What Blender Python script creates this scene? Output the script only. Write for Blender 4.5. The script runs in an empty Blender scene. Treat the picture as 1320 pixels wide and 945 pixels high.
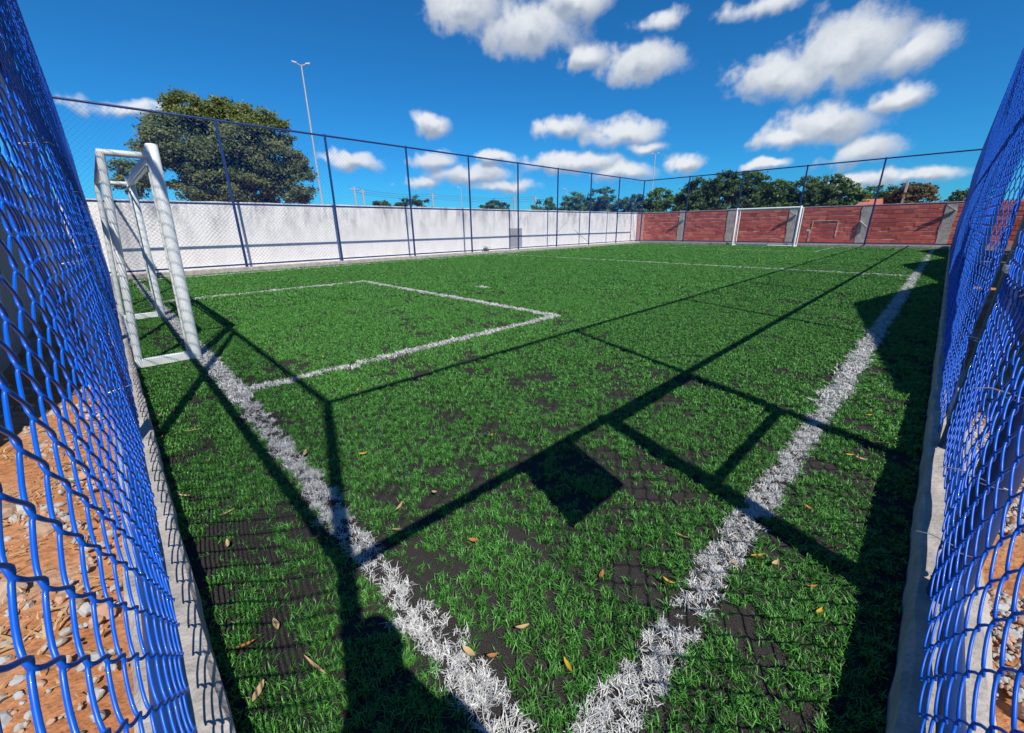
import bpy, math, random
import numpy as np
from mathutils import Vector, Matrix
random.seed(7); RNG = np.random.default_rng(11)
scene = bpy.context.scene
COL = scene.collection
PI = math.pi; rad = math.radians

# ------------------------------------------------------------------ camera
cam_d = bpy.data.cameras.new('camera'); cam = bpy.data.objects.new('camera', cam_d); COL.objects.link(cam)
cam_d.sensor_fit = 'HORIZONTAL'; cam_d.sensor_width = 36.0; cam_d.lens = 14.319
cam_d.clip_start = 0.01; cam_d.clip_end = 3000
right = Vector((0.70038, 0.71365, -0.01284)); down = Vector((0.22285, -0.23573, -0.94592)); fwd = Vector((-0.67809, 0.65965, -0.32414))
m = Matrix((right, -down, -fwd)).transposed().to_4x4()
m.translation = Vector((0, 0, 1.25)); cam.matrix_world = m
scene.camera = cam

# ------------------------------------------------------------------ light and exposure
SUN_EL = 50.0
SUN_H = Vector((0.945, -0.327))                       # horizontal direction towards the sun
sun_d = bpy.data.lights.new('sun', 'SUN'); sun = bpy.data.objects.new('sun', sun_d); COL.objects.link(sun)
sun_d.energy = 5.0; sun_d.angle = rad(0.5); sun_d.color = (1.0, 0.95, 0.87)
sv = Vector((SUN_H.x*math.cos(rad(SUN_EL)), SUN_H.y*math.cos(rad(SUN_EL)), math.sin(rad(SUN_EL))))
sun.rotation_euler = (-sv).to_track_quat('-Z', 'Y').to_euler(); sun.location = (8, -4, 14)
scene.cycles.max_bounces = 5; scene.cycles.diffuse_bounces = 2; scene.cycles.glossy_bounces = 2; scene.cycles.transmission_bounces = 2
scene.view_settings.view_transform = 'Standard'; scene.view_settings.look = 'None'
scene.view_settings.exposure = 0.15; scene.view_settings.gamma = 1.0; scene.view_settings.use_curve_mapping = False

# world: physical sky with scattered fair-weather cumulus (azimuth, elevation, half width, half height, weight)
CLOUDS = [(-50.5,22.6,4.45,2.45,1),(-43.5,20.7,6.69,2.33,1),(-37.8,22.7,4.4,1.81,1),(-36.5,18.2,2.88,1.37,.9),
 (-30.7,16.9,5.11,1.95,1),(-16.2,14.2,5.39,2.02,1),(-11.3,15.4,5.2,2.86,1),(-6.3,14.3,3.37,1.8,1),(-5.8,11.0,1.99,1.09,.9),
 (-11.3,9.4,4.69,1.98,1),(-14.5,8.7,2.96,1.19,1),(-8.0,6.7,3.68,1.43,.8),(-55.7,11.8,2.18,1.04,.9),(-39.5,11.2,3.91,1.22,.9),
 (-32.1,10.3,5.57,1.46,.9),(-28.9,8.8,2.83,.74,.8),(-24.3,7.0,2.21,1.07,1),(-38.1,7.4,7.17,1.22,1),(-31.8,6.2,3.91,1.13,.9),
 (-64.9,7.5,3.65,.92,.8),(-55.2,7.8,2.65,1.21,.9),(-56.8,5.2,2.87,.81,.9),(-50.6,6.3,5.67,1.25,.9),(-47.0,5.0,4.97,.82,.8),
 (-85.6,10.8,3.42,.78,.7),(-82.0,11.2,2.19,.67,.7),(-18.6,19.8,4.45,.95,.55),(-28.8,20.3,3.4,.94,.6),(-3.0,4.3,3.02,.76,.9),
 (-15.9,6.1,2.08,.71,.9),(-47.4,8.1,2.91,.78,.8),(-7.4,3.8,4.33,.74,.7)]
crng = random.Random(3)
for k in range(9):                                   # the same kind of sky goes on all round
    CLOUDS.append((22+k*26-(0 if k<6 else 360)+crng.uniform(-6,6), crng.uniform(5,28), crng.uniform(3,6.5), crng.uniform(1,2.3), crng.uniform(.7,1)))
world = bpy.data.worlds.new('World'); scene.world = world; world.use_nodes = True
nt = world.node_tree; nt.nodes.clear()
def N(tree, typ, **kw):
    n = tree.nodes.new(typ)
    for k, v in kw.items(): setattr(n, k, v)
    return n
def math_node(tree, op, a=None, b=None, c=None, clamp=False):
    n = tree.nodes.new('ShaderNodeMath'); n.operation = op; n.use_clamp = clamp
    for i, v in enumerate((a, b, c)):
        if v is None: continue
        if isinstance(v, (int, float)): n.inputs[i].default_value = v
        else: tree.links.new(v, n.inputs[i])
    return n.outputs[0]
def vmath(tree, op, a=None, b=None, s=None):
    n = tree.nodes.new('ShaderNodeVectorMath'); n.operation = op
    for i, v in enumerate((a, b)):
        if v is None: continue
        if isinstance(v, (tuple, list, Vector)): n.inputs[i].default_value = tuple(v)
        else: tree.links.new(v, n.inputs[i])
    if s is not None:
        if isinstance(s, (int, float)): n.inputs['Scale'].default_value = s
        else: tree.links.new(s, n.inputs['Scale'])
    return n
def build_world():
    L = nt.links.new
    sky = N(nt, 'ShaderNodeTexSky'); sky.sky_type = 'NISHITA'; sky.sun_disc = False
    sky.sun_elevation = rad(SUN_EL); sky.sun_rotation = math.atan2(SUN_H.x, SUN_H.y)
    sky.altitude = 300; sky.air_density = 1.0; sky.dust_density = 0.1; sky.ozone_density = 3.0
    tc = N(nt, 'ShaderNodeTexCoord'); D = tc.outputs['Generated']
    # ragged cloud edges: bend the lookup direction with noise
    n1 = N(nt, 'ShaderNodeTexNoise'); n1.inputs['Scale'].default_value = 13; n1.inputs['Detail'].default_value = 3; n1.inputs['Roughness'].default_value = .6; L(D, n1.inputs['Vector'])
    n3 = N(nt, 'ShaderNodeTexNoise'); n3.inputs['Scale'].default_value = 26; n3.inputs['Detail'].default_value = 7; n3.inputs['Roughness'].default_value = .58; L(D, n3.inputs['Vector'])
    sx = N(nt, 'ShaderNodeSeparateXYZ'); L(D, sx.inputs[0])
    az = math_node(nt, 'MULTIPLY', math_node(nt, 'ARCTAN2', sx.outputs[0], sx.outputs[1]), 57.29578)
    el = math_node(nt, 'MULTIPLY', math_node(nt, 'ARCSINE', sx.outputs[2]), 57.29578)
    cb = N(nt, 'ShaderNodeCombineXYZ'); L(az, cb.inputs[0]); L(el, cb.inputs[1]); cb.inputs[2].default_value = 1.0
    wp = vmath(nt, 'MULTIPLY_ADD', n1.outputs['Color'], (5.2,2.6,0)); wp.inputs[2].default_value = (-2.6,-1.3,0)
    P = vmath(nt, 'ADD', cb.outputs[0], wp.outputs[0]).outputs[0]
    Pu = vmath(nt, 'ADD', P, (-.35,.75,0)).outputs[0]        # a little higher, towards the light
    def cloud_field(p):
        f = None
        for a, e, w, h, o in CLOUDS:
            ma = N(nt, 'ShaderNodeVectorMath', operation='MULTIPLY_ADD'); L(p, ma.inputs[0])
            kx, ky = 1/(w*1.22), 1/(h*1.3)
            ma.inputs[1].default_value = (kx, ky, 1-o); ma.inputs[2].default_value = (-a*kx, -e*ky, 0)
            ln = N(nt, 'ShaderNodeVectorMath', operation='LENGTH'); L(ma.outputs[0], ln.inputs[0])
            f = ln.outputs['Value'] if f is None else math_node(nt, 'SMOOTH_MIN', f, ln.outputs['Value'], .25)
        return math_node(nt, 'SUBTRACT', 1.0, f)
    f0 = cloud_field(P); f1 = cloud_field(Pu)
    nz = math_node(nt, 'MULTIPLY_ADD', n3.outputs[0], 1.35, -.675)
    dens = math_node(nt, 'ADD', f0, nz)
    mr = N(nt, 'ShaderNodeMapRange'); mr.interpolation_type = 'SMOOTHSTEP'
    mr.inputs['From Min'].default_value = .0; mr.inputs['From Max'].default_value = .62; L(dens, mr.inputs['Value'])
    cover = math_node(nt, 'MULTIPLY', mr.outputs[0], .96)
    # lit crowns, grey undersides: thin cloud above means bright, thick cloud above means shade
    br = math_node(nt, 'SUBTRACT', math_node(nt, 'MULTIPLY_ADD', math_node(nt, 'SUBTRACT', f0, f1), 1.5, .45), math_node(nt, 'MULTIPLY', nz, .9))
    mb = N(nt, 'ShaderNodeMapRange'); mb.interpolation_type = 'SMOOTHSTEP'; mb.inputs['From Min'].default_value = -.25; mb.inputs['From Max'].default_value = 1.15; L(br, mb.inputs['Value'])
    cc = N(nt, 'ShaderNodeMix', data_type='RGBA'); L(mb.outputs[0], cc.inputs['Factor'])
    cc.inputs['A'].default_value = (.31, .37, .47, 1); cc.inputs['B'].default_value = (.76, .79, .82, 1)
    sc = N(nt, 'ShaderNodeMix', data_type='RGBA', blend_type='MULTIPLY'); sc.inputs['Factor'].default_value = 1
    L(sky.outputs[0], sc.inputs['A']); sc.inputs['B'].default_value = (.012, .063, .104, 1)
    mx = N(nt, 'ShaderNodeMix', data_type='RGBA'); L(cover, mx.inputs['Factor']); L(sc.outputs['Result'], mx.inputs['A']); L(cc.outputs['Result'], mx.inputs['B'])
    bg = N(nt, 'ShaderNodeBackground'); bg.inputs['Strength'].default_value = 1.0
    out = N(nt, 'ShaderNodeOutputWorld'); L(mx.outputs['Result'], bg.inputs['Color']); L(bg.outputs[0], out.inputs[0])
    world.cycles.sampling_method = 'NONE'
build_world()

# ------------------------------------------------------------------ helpers
def tag(o, label=None, cat=None, group=None, kind=None):
    if label: o['label'] = label
    if cat: o['category'] = cat
    if group: o['group'] = group
    if kind: o['kind'] = kind
    return o
def empty(name, loc=(0,0,0), rz=0):
    o = bpy.data.objects.new(name, None); COL.objects.link(o); o.location = loc; o.rotation_euler = (0,0,rz); o.empty_display_size = .1
    return o
def link(name, me, mat=None, parent=None, loc=None, rot=None):
    o = bpy.data.objects.new(name, me); COL.objects.link(o)
    if mat is not None and not me.materials: me.materials.append(mat)
    if parent is not None: o.parent = parent
    if loc is not None: o.location = loc
    if rot is not None: o.rotation_euler = rot
    return o
class MB:
    def __init__(s): s.v = []; s.f = []
    def add(s, V, F):
        b = len(s.v); s.v.extend([tuple(p) for p in V]); s.f.extend([tuple(i+b for i in q) for q in F]); return s
    def box(s, x0, x1, y0, y1, z0, z1):
        V = [(x0,y0,z0),(x1,y0,z0),(x1,y1,z0),(x0,y1,z0),(x0,y0,z1),(x1,y0,z1),(x1,y1,z1),(x0,y1,z1)]
        return s.add(V, [(0,3,2,1),(4,5,6,7),(0,1,5,4),(1,2,6,5),(2,3,7,6),(3,0,4,7)])
    def bar(s, a, b, w, h=None, bev=0.0):                # square bar between two points
        h = h or w; a = Vector(a); b = Vector(b); d = (b-a).normalized()
        up = Vector((0,0,1)) if abs(d.z) < .9 else Vector((0,1,0))
        x = d.cross(up).normalized(); y = x.cross(d).normalized(); c = min(w,h)*.14
        pr = [(w/2-c,-h/2),(w/2,-h/2+c),(w/2,h/2-c),(w/2-c,h/2),(-w/2+c,h/2),(-w/2,h/2-c),(-w/2,-h/2+c),(-w/2+c,-h/2)]
        V = [p + x*q[0] + y*q[1] for p in (a,b) for q in pr]; n = 8
        return s.add(V, [(i,(i+1)%n,n+(i+1)%n,n+i) for i in range(n)] + [tuple(range(n-1,-1,-1)), tuple(range(n,2*n))])
    def tube(s, pts, r, n=12, caps=True):
        pts = [Vector(p) for p in pts]; R = r if isinstance(r,(list,tuple)) else [r]*len(pts); V = []; F = []
        ref = None
        for i, p in enumerate(pts):
            d = (pts[min(i+1,len(pts)-1)] - pts[max(i-1,0)]).normalized()
            if ref is None: ref = Vector((0,0,1)) if abs(d.z) < .9 else Vector((1,0,0))
            x = d.cross(ref).normalized(); y = d.cross(x).normalized(); ref = y.cross(d) if False else ref
            for k in range(n):
                t = 2*PI*k/n; V.append(p + x*(math.cos(t)*R[i]) + y*(math.sin(t)*R[i]))
        for i in range(len(pts)-1):
            for k in range(n): F.append((i*n+k, i*n+(k+1)%n, (i+1)*n+(k+1)%n, (i+1)*n+k))
        if caps: F.append(tuple(range(n-1,-1,-1))); F.append(tuple(range((len(pts)-1)*n, len(pts)*n)))
        return s.add(V, F)
    def mesh(s, name, smooth=False):
        me = bpy.data.meshes.new(name); me.from_pydata(s.v, [], s.f); me.update()
        if smooth: me.shade_smooth()
        return me
    def build(s, name, mat, parent=None, smooth=False, loc=None, rot=None):
        me = s.mesh(name, smooth)
        if smooth: me.set_sharp_from_angle(angle=rad(50))
        return link(name, me, mat, parent, loc, rot)

# value noise in numpy for scattering
_tab = RNG.random((256, 256))
def vnoise(x, y):
    xi = np.floor(x).astype(int); yi = np.floor(y).astype(int); fx = x-xi; fy = y-yi
    fx = fx*fx*(3-2*fx); fy = fy*fy*(3-2*fy)
    g = lambda i, j: _tab[i % 256, j % 256]
    return (g(xi,yi)*(1-fx)+g(xi+1,yi)*fx)*(1-fy) + (g(xi,yi+1)*(1-fx)+g(xi+1,yi+1)*fx)*fy
def fbm(x, y, o=4):
    s = 0; a = .5; t = 0
    for k in range(o): s = s + a*vnoise(x*2**k+17*k, y*2**k+31*k); t += a; a *= .5
    return s/t

# ------------------------------------------------------------------ materials
MATS = {}
def mat(name, col=(.5,.5,.5), rough=.6, noise=None, col2=None, bump=0, bscale=60, spec=.5, metal=0, coat=0, detail=6, trans=0, coord='Object', contrast=(.35,.65)):
    if name in MATS: return MATS[name]
    M = bpy.data.materials.new(name); M.use_nodes = True; t = M.node_tree; b = t.nodes['Principled BSDF']; L = t.links.new
    b.inputs['Base Color'].default_value = (*col, 1); b.inputs['Roughness'].default_value = rough
    b.inputs['Specular IOR Level'].default_value = spec; b.inputs['Metallic'].default_value = metal; b.inputs['Coat Weight'].default_value = coat
    tc = N(t, 'ShaderNodeTexCoord')
    if noise:
        n = N(t, 'ShaderNodeTexNoise'); n.inputs['Scale'].default_value = noise; n.inputs['Detail'].default_value = detail; n.inputs['Roughness'].default_value = .65
        L(tc.outputs[coord], n.inputs['Vector'])
        r = N(t, 'ShaderNodeMapRange'); r.inputs['From Min'].default_value = contrast[0]; r.inputs['From Max'].default_value = contrast[1]; L(n.outputs[0], r.inputs['Value'])
        mx = N(t, 'ShaderNodeMix', data_type='RGBA'); L(r.outputs[0], mx.inputs['Factor'])
        mx.inputs['A'].default_value = (*col, 1); mx.inputs['B'].default_value = (*(col2 or col), 1); L(mx.outputs['Result'], b.inputs['Base Color'])
    if bump:
        n = N(t, 'ShaderNodeTexNoise'); n.inputs['Scale'].default_value = bscale; n.inputs['Detail'].default_value = 8; L(tc.outputs[coord], n.inputs['Vector'])
        bp = N(t, 'ShaderNodeBump'); bp.inputs['Strength'].default_value = bump; bp.inputs['Distance'].default_value = .02; L(n.outputs[0], bp.inputs['Height']); L(bp.outputs[0], b.inputs['Normal'])
    MATS[name] = M; return M
def leaf_mat(name, c1, c2, trans=.35, rough=.5, rnd='attr', spec=.3, tcol=None):
    """thin leaf or blade: colour varies by the 'shade' attribute, a part of the light shines through"""
    M = bpy.data.materials.new(name); M.use_nodes = True; t = M.node_tree; L = t.links.new; b = t.nodes['Principled BSDF']; out = t.nodes['Material Output']
    at = N(t, 'ShaderNodeAttribute'); at.attribute_name = 'shade'
    mx = N(t, 'ShaderNodeMix', data_type='RGBA'); mx.inputs['A'].default_value = (*c1,1); mx.inputs['B'].default_value = (*c2,1)
    oi = N(t, 'ShaderNodeObjectInfo')
    f = math_node(t, 'ADD', math_node(t, 'MULTIPLY', at.outputs['Fac'], .75), math_node(t, 'MULTIPLY', oi.outputs['Random'], .25)) if rnd == 'inst' else at.outputs['Fac']
    L(f, mx.inputs['Factor']); L(mx.outputs['Result'], b.inputs['Base Color'])
    b.inputs['Roughness'].default_value = rough; b.inputs['Specular IOR Level'].default_value = spec
    if trans:
        tr = N(t, 'ShaderNodeBsdfTranslucent'); L(mx.outputs['Result'], tr.inputs['Color'])
        ms = N(t, 'ShaderNodeMixShader'); ms.inputs[0].default_value = trans; L(b.outputs[0], ms.inputs[1]); L(tr.outputs[0], ms.inputs[2]); L(ms.outputs[0], out.inputs['Surface'])
    return M

M_post = mat('blue post paint', (.012,.042,.155), .4, noise=9, col2=(.009,.03,.11), coat=.15)
M_wire = mat('blue pvc wire', (.001,.095,.56), .36, spec=.4, coat=.1)
M_conc = mat('curb concrete', (.46,.42,.38), .9, noise=7, col2=(.27,.25,.23), bump=.5, bscale=45)
M_goal = mat('goal white paint', (.80,.83,.82), .35, noise=14, col2=(.70,.74,.72), coat=.1)
M_sign = mat('sign back', (.55,.56,.57), .5, noise=8, col2=(.45,.46,.47))
M_galv = mat('galvanised wire', (.62,.62,.6), .35, metal=.7)
M_soilrock = mat('rock', (.34,.20,.12), .9, noise=5, col2=(.50,.38,.28), bump=.8, bscale=14)
M_bark = mat('bark', (.13,.09,.06), .9, noise=12, col2=(.2,.16,.12), bump=.6, bscale=30)
M_pole = mat('concrete pole', (.45,.44,.42), .8, noise=4, col2=(.36,.35,.34))
M_dark = mat('dark metal', (.06,.065,.07), .5)
M_lamp = mat('lamp housing', (.6,.62,.65), .4)

# ------------------------------------------------------------------ ground
def soil_material():
    M = bpy.data.materials.new('red earth'); M.use_nodes = True; t = M.node_tree; b = t.nodes['Principled BSDF']; L = t.links.new
    tc = N(t, 'ShaderNodeTexCoord')
    a = N(t, 'ShaderNodeTexNoise'); a.inputs['Scale'].default_value = 1.1; a.inputs['Detail'].default_value = 8; L(tc.outputs['Object'], a.inputs['Vector'])
    c = N(t, 'ShaderNodeTexNoise'); c.inputs['Scale'].default_value = 30; c.inputs['Detail'].default_value = 8; L(tc.outputs['Object'], c.inputs['Vector'])
    r = N(t, 'ShaderNodeValToRGB'); e = r.color_ramp.elements
    e[0].position = .36; e[0].color = (.36,.15,.065,1); e[1].position = .66; e[1].color = (.45,.33,.24,1); q = e.new(.52); q.color = (.44,.20,.09,1)
    L(a.outputs[0], r.inputs[0])
    mx = N(t, 'ShaderNodeMix', data_type='RGBA', blend_type='OVERLAY'); mx.inputs['Factor'].default_value = .6; L(r.outputs[0], mx.inputs['A']); L(c.outputs[0], mx.inputs['B'])
    L(mx.outputs['Result'], b.inputs['Base Color']); b.inputs['Roughness'].default_value = .95; b.inputs['Specular IOR Level'].default_value = .15
    bp = N(t, 'ShaderNodeBump'); bp.inputs['Strength'].default_value = .7; bp.inputs['Distance'].default_value = .03; L(c.outputs[0], bp.inputs['Height']); L(bp.outputs[0], b.inputs['Normal'])
    return M
M_soil = soil_material()
def ground_sheet():
    # one sheet to the horizon, finer and uneven near the pitch, flat beneath it
    xs = np.unique(np.concatenate([np.linspace(-900,-40,12), np.linspace(-40,-8,17), np.linspace(-8,5,80), np.linspace(5,40,15), np.linspace(40,900,12)]))
    ys = np.unique(np.concatenate([np.linspace(-900,-20,12), np.linspace(-20,-4,9), np.linspace(-4,8,75), np.linspace(8,60,20), np.linspace(60,900,12)]))
    X, Y = np.meshgrid(xs, ys, indexing='ij')
    Z = -.03 + .10*(fbm(X*.9+5, Y*.9+9, 4)-.5)
    inside = (X > -16.9) & (X < .42) & (Y > -.34) & (Y < 29.6); Z[inside] = -.06
    far = (np.abs(X+7) > 14) | (Y > 12) | (Y < -6); Z[far & ~inside] = -.03
    V = np.stack([X, Y, Z], -1).reshape(-1,3); nx, ny = len(xs), len(ys)
    i, j = np.meshgrid(np.arange(nx-1), np.arange(ny-1), indexing='ij'); a = (i*ny+j).ravel()
    F = np.stack([a, a+ny, a+ny+1, a+1], -1)
    me = bpy.data.meshes.new('ground'); me.from_pydata(V.tolist(), [], F.tolist()); me.shade_smooth()
    return tag(link('ground', me, M_soil), 'orange red bare earth around the fenced pitch', kind='structure')
ground_sheet()

PX0, PX1, PY0, PY1 = -15.42, .172, -.045, 28.0
def infill_material():
    M = bpy.data.materials.new('rubber infill'); M.use_nodes = True; t = M.node_tree; b = t.nodes['Principled BSDF']; L = t.links.new
    tc = N(t, 'ShaderNodeTexCoord')
    a = N(t, 'ShaderNodeTexNoise'); a.inputs['Scale'].default_value = 260; a.inputs['Detail'].default_value = 3; L(tc.outputs['Object'], a.inputs['Vector'])
    c = N(t, 'ShaderNodeTexNoise'); c.inputs['Scale'].default_value = 26; c.inputs['Detail'].default_value = 8; L(tc.outputs['Object'], c.inputs['Vector'])
    r = N(t, 'ShaderNodeValToRGB'); e = r.color_ramp.elements
    e[0].position = .38; e[0].color = (.014,.012,.012,1); e[1].position = .72; e[1].color = (.075,.066,.062,1); L(a.outputs[0], r.inputs[0])
    g = N(t, 'ShaderNodeMapRange'); g.inputs['From Min'].default_value = .56; g.inputs['From Max'].default_value = .7; L(c.outputs[0], g.inputs['Value'])
    mx = N(t, 'ShaderNodeMix', data_type='RGBA'); L(math_node(t,'MULTIPLY',g.outputs[0],.55), mx.inputs['Factor']); L(r.outputs[0], mx.inputs['A']); mx.inputs['B'].default_value = (.02,.07,.016,1)
    L(mx.outputs['Result'], b.inputs['Base Color']); b.inputs['Roughness'].default_value = .95; b.inputs['Specular IOR Level'].default_value = .1
    bp = N(t, 'ShaderNodeBump'); bp.inputs['Strength'].default_value = .8; bp.inputs['Distance'].default_value = .004; L(a.outputs[0], bp.inputs['Height']); L(bp.outputs[0], b.inputs['Normal'])
    return M
tb = MB(); tb.box(PX0, PX1, PY0, PY1, -.05, 0.0)
tag(tb.build('turf_base', infill_material()), 'dark rubber infill bed of the artificial turf pitch', kind='structure')

# ------------------------------------------------------------------ turf blades: instanced tufts
PROTO = bpy.data.collections.new('tuft_shapes')           # only referenced by the node groups
def tuft_mesh(name, n, radius, h, w, lean, seed, spread_lean=True):
    r = np.random.default_rng(seed); V = []; F = []; S = []
    for k in range(n):
        a = r.uniform(0, 2*PI); d = radius*math.sqrt(r.random()); px, py = d*math.cos(a), d*math.sin(a)
        t = r.uniform(0, 2*PI); L_ = lean*r.uniform(.35, 1.25); hh = h*r.uniform(.6, 1.15); ww = w*r.uniform(.7, 1.2)
        dx, dy = math.cos(t), math.sin(t); tw = r.uniform(-.6,.6); sx, sy = -math.sin(t+tw), math.cos(t+tw)
        b = len(V); q = r.random()
        for (f, wf, zf) in ((0,1,0),(.42,.95,.62),(1.0,.35,.92)):
            cx, cy, cz = px+dx*L_*hh*f*f*1.05, py+dy*L_*hh*f*f*1.05, hh*zf*(1-.22*L_*f)
            V.append((cx-sx*ww/2*wf, cy-sy*ww/2*wf, cz)); V.append((cx+sx*ww/2*wf, cy+sy*ww/2*wf, cz)); S += [q, q]
        F += [(b,b+1,b+3,b+2), (b+2,b+3,b+5,b+4)]
    me = bpy.data.meshes.new(name); me.from_pydata(V, [], F)
    at = me.attributes.new('shade', 'FLOAT', 'POINT'); at.data.foreach_set('value', np.array(S, dtype=np.float32)); me.shade_smooth()
    return me
def tuft_set(name, material, n, radius, h, w, lean, count=5):
    c = bpy.data.collections.new(name)
    for k in range(count):
        me = tuft_mesh(name, n, radius, h, w, lean, 100+k+abs(hash(name)) % 1 + len(name)*7); me.materials.append(material)
        o = bpy.data.objects.new(f'{name}_{k}', me); c.objects.link(o)
    return c
def gn_scatter(name, coll):
    g = bpy.data.node_groups.new(name, 'GeometryNodeTree')
    g.interface.new_socket('Geometry', in_out='INPUT', socket_type='NodeSocketGeometry'); g.interface.new_socket('Geometry', in_out='OUTPUT', socket_type='NodeSocketGeometry')
    gi = g.nodes.new('NodeGroupInput'); go = g.nodes.new('NodeGroupOutput'); L = g.links.new
    ci = g.nodes.new('GeometryNodeCollectionInfo'); ci.inputs['Collection'].default_value = coll; ci.inputs['Separate Children'].default_value = True; ci.inputs['Reset Children'].default_value = True
    ip = g.nodes.new('GeometryNodeInstanceOnPoints'); ip.inputs['Pick Instance'].default_value = True
    for attr, typ, sock in (('rot','FLOAT_VECTOR','Rotation'),('scl','FLOAT_VECTOR','Scale'),('idx','INT','Instance Index')):
        na = g.nodes.new('GeometryNodeInputNamedAttribute'); na.data_type = typ; na.inputs['Name'].default_value = attr
        L([s for s in na.outputs if s.enabled and s.name == 'Attribute'][0], ip.inputs[sock])
    L(gi.outputs[0], ip.inputs['Points']); L(ci.outputs[0], ip.inputs['Instance']); L(ip.outputs[0], go.inputs[0])
    return g
def scatter(name, pts, coll, scale, tilt=.15, zscale=None, parent=None, nvar=5):
    n = len(pts); me = bpy.data.meshes.new(name); me.vertices.add(n); me.vertices.foreach_set('co', np.asarray(pts, dtype=np.float32).ravel())
    rot = np.stack([RNG.normal(0,tilt,n), RNG.normal(0,tilt,n), RNG.uniform(0,2*PI,n)], -1).astype(np.float32)
    s = np.asarray(scale, dtype=np.float32); s = s if s.ndim else np.full(n, s, np.float32)
    scl = np.stack([s, s, s if zscale is None else s*np.asarray(zscale, dtype=np.float32)], -1)
    a = me.attributes.new('rot','FLOAT_VECTOR','POINT'); a.data.foreach_set('vector', rot.ravel())
    a = me.attributes.new('scl','FLOAT_VECTOR','POINT'); a.data.foreach_set('vector', scl.astype(np.float32).ravel())
    a = me.attributes.new('idx','INT','POINT'); a.data.foreach_set('value', RNG.integers(0,nvar,n).astype(np.int32))
    o = link(name, me, None, parent); md = o.modifiers.new('scatter','NODES'); md.node_group = gn_scatter(name, coll)
    return o

M_blade = leaf_mat('green turf fibre', (.011,.080,.010), (.135,.42,.062), trans=.16, rough=.45, rnd='inst', spec=.45)
M_white = leaf_mat('white turf fibre', (.42,.42,.40), (.80,.80,.78), trans=.15, rough=.5, rnd='inst', spec=.3)
near_set = tuft_set('tuft_near', M_blade, 7, .0105, .024, .0028, .85, 6)
mid_set = tuft_set('tuft_middle', M_blade, 9, .020, .026, .0040, .85, 6)
far_set = tuft_set('tuft_far_off', M_blade, 20, .085, .042, .0095, .85, 6)
wnear_set = tuft_set('white_tuft_near', M_white, 11, .013, .023, .0025, 1.0, 6)
wfar_set = tuft_set('white_tuft_far', M_white, 14, .032, .034, .006, .9, 6)

BARE = [(-2.81,2.14,.22,.10),(-1.31,3.29,.34,.16),(-4.9,2.72,.3,.15),(-1.18,2.74,.12,.22),(-1.84,2.11,.25,.12),(-3.97,3.58,.22,.1),
        (-1.65,.74,.12,.08),(-.08,1.18,.09,.14),(-.70,1.67,.10,.14),(-.68,.58,.10,.06),(-1.35,.26,.16,.08),(-.40,1.60,.08,.07),(-.90,.55,.06,.03),(-.60,.62,.05,.05),
        (-1.62,.2,.12,.08),(-.95,1.0,.16,.09),(-.9,1.4,.14,.08),(-2.2,1.5,.2,.1),(-1.15,1.15,.12,.07),(-.55,1.15,.10,.12),(-2.4,.3,.16,.05),(-2.9,.2,.16,.05),(-1.2,.12,.2,.05)]
def bare_mask(x, y):
    """1 = grown over, 0 = worn down to the infill"""
    r = np.hypot(x, y)
    n = fbm(x*2.6+3, y*3.4+8, 4); fine = fbm(x*11+1, y*11+4, 3)
    v = n*.55 + fine*.45
    thr = np.interp(r, [0, 1.5, 4, 8, 14], [.415, .385, .345, .31, .25])
    keep = np.clip((v-thr)/.10, 0, 1)
    wob = (fbm(x*7, y*7, 3)-.5)*1.5
    for bx, by, ra, rb in BARE:
        e = np.hypot((x-bx)/ra, (y-by)/rb) + wob
        keep *= np.clip((e-.35)/.6, .14, 1)
    return np.clip(keep, .10, 1)*np.clip((fbm(x*38+11, y*38+5, 2)-.22)/.22, .15, 1)
LINES = []                                               # (name, x0, x1, y0, y1) rectangles of the markings
W = .115
GL = .468; TL = -.336; FGL = 27.25
LINES += [('touch_line', TL-W/2, TL+W/2, GL-.06, FGL+.05), ('goal_line', -14.9, TL-W/2, GL-W/2, GL+W/2),
          ('penalty_line', -3.73-.04, -3.73+.04, .62, 4.60), ('penalty_line', -9.93, -3.78, 4.55-.045, 4.55+.045), ('penalty_line', -9.98, -9.88, .60, 4.60),
          ('halfway_line', -14.9, TL-W/2, 13.72-.05, 13.72+.05),
          ('penalty_line', -4.09, -3.99, 22.9, FGL-.06), ('penalty_line', -10.7, -4.09, 22.85-.055, 22.85+.055), ('penalty_line', -10.75, -10.65, 22.9, FGL-.06),
          ('goal_line', -14.9, TL-W/2, FGL-.06, FGL+.06), ('touch_line', -14.96, -14.84, GL, FGL),
          ('penalty_spot', -6.98, -6.76, 5.75, 5.9), ('penalty_spot', -7.6, -7.38, 21.6, 21.75)]
def gl_skew(x): return np.clip((-x-.4)*.024, 0, .075)   # the near goal line was not laid quite square
def line_mask(x, y):
    mk = np.zeros(len(x), bool); r = np.hypot(x, y)
    jx = (fbm(x*16+2, y*16+2, 3)-.5)*.075; jy = (fbm(x*16+40, y*16+9, 3)-.5)*.075
    for i, (_, a, b, c, d) in enumerate(LINES): yy = y+jy-(gl_skew(x) if i == 1 else 0); mk |= (x+jx > a) & (x+jx < b) & (yy > c) & (yy < d)
    return mk
def candidates(rho, r0, r1):
    area = (PX1-PX0)*(PY1-PY0); n = int(area*rho)
    x = RNG.uniform(PX0+.01, PX1-.012, n); y = RNG.uniform(PY0+.01, PY1-.01, n); r = np.hypot(x, y)
    k = (r >= r0) & (r < r1); return x[k], y[k], r[k]
gb = {'turf_grass': []}
groups = []
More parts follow.
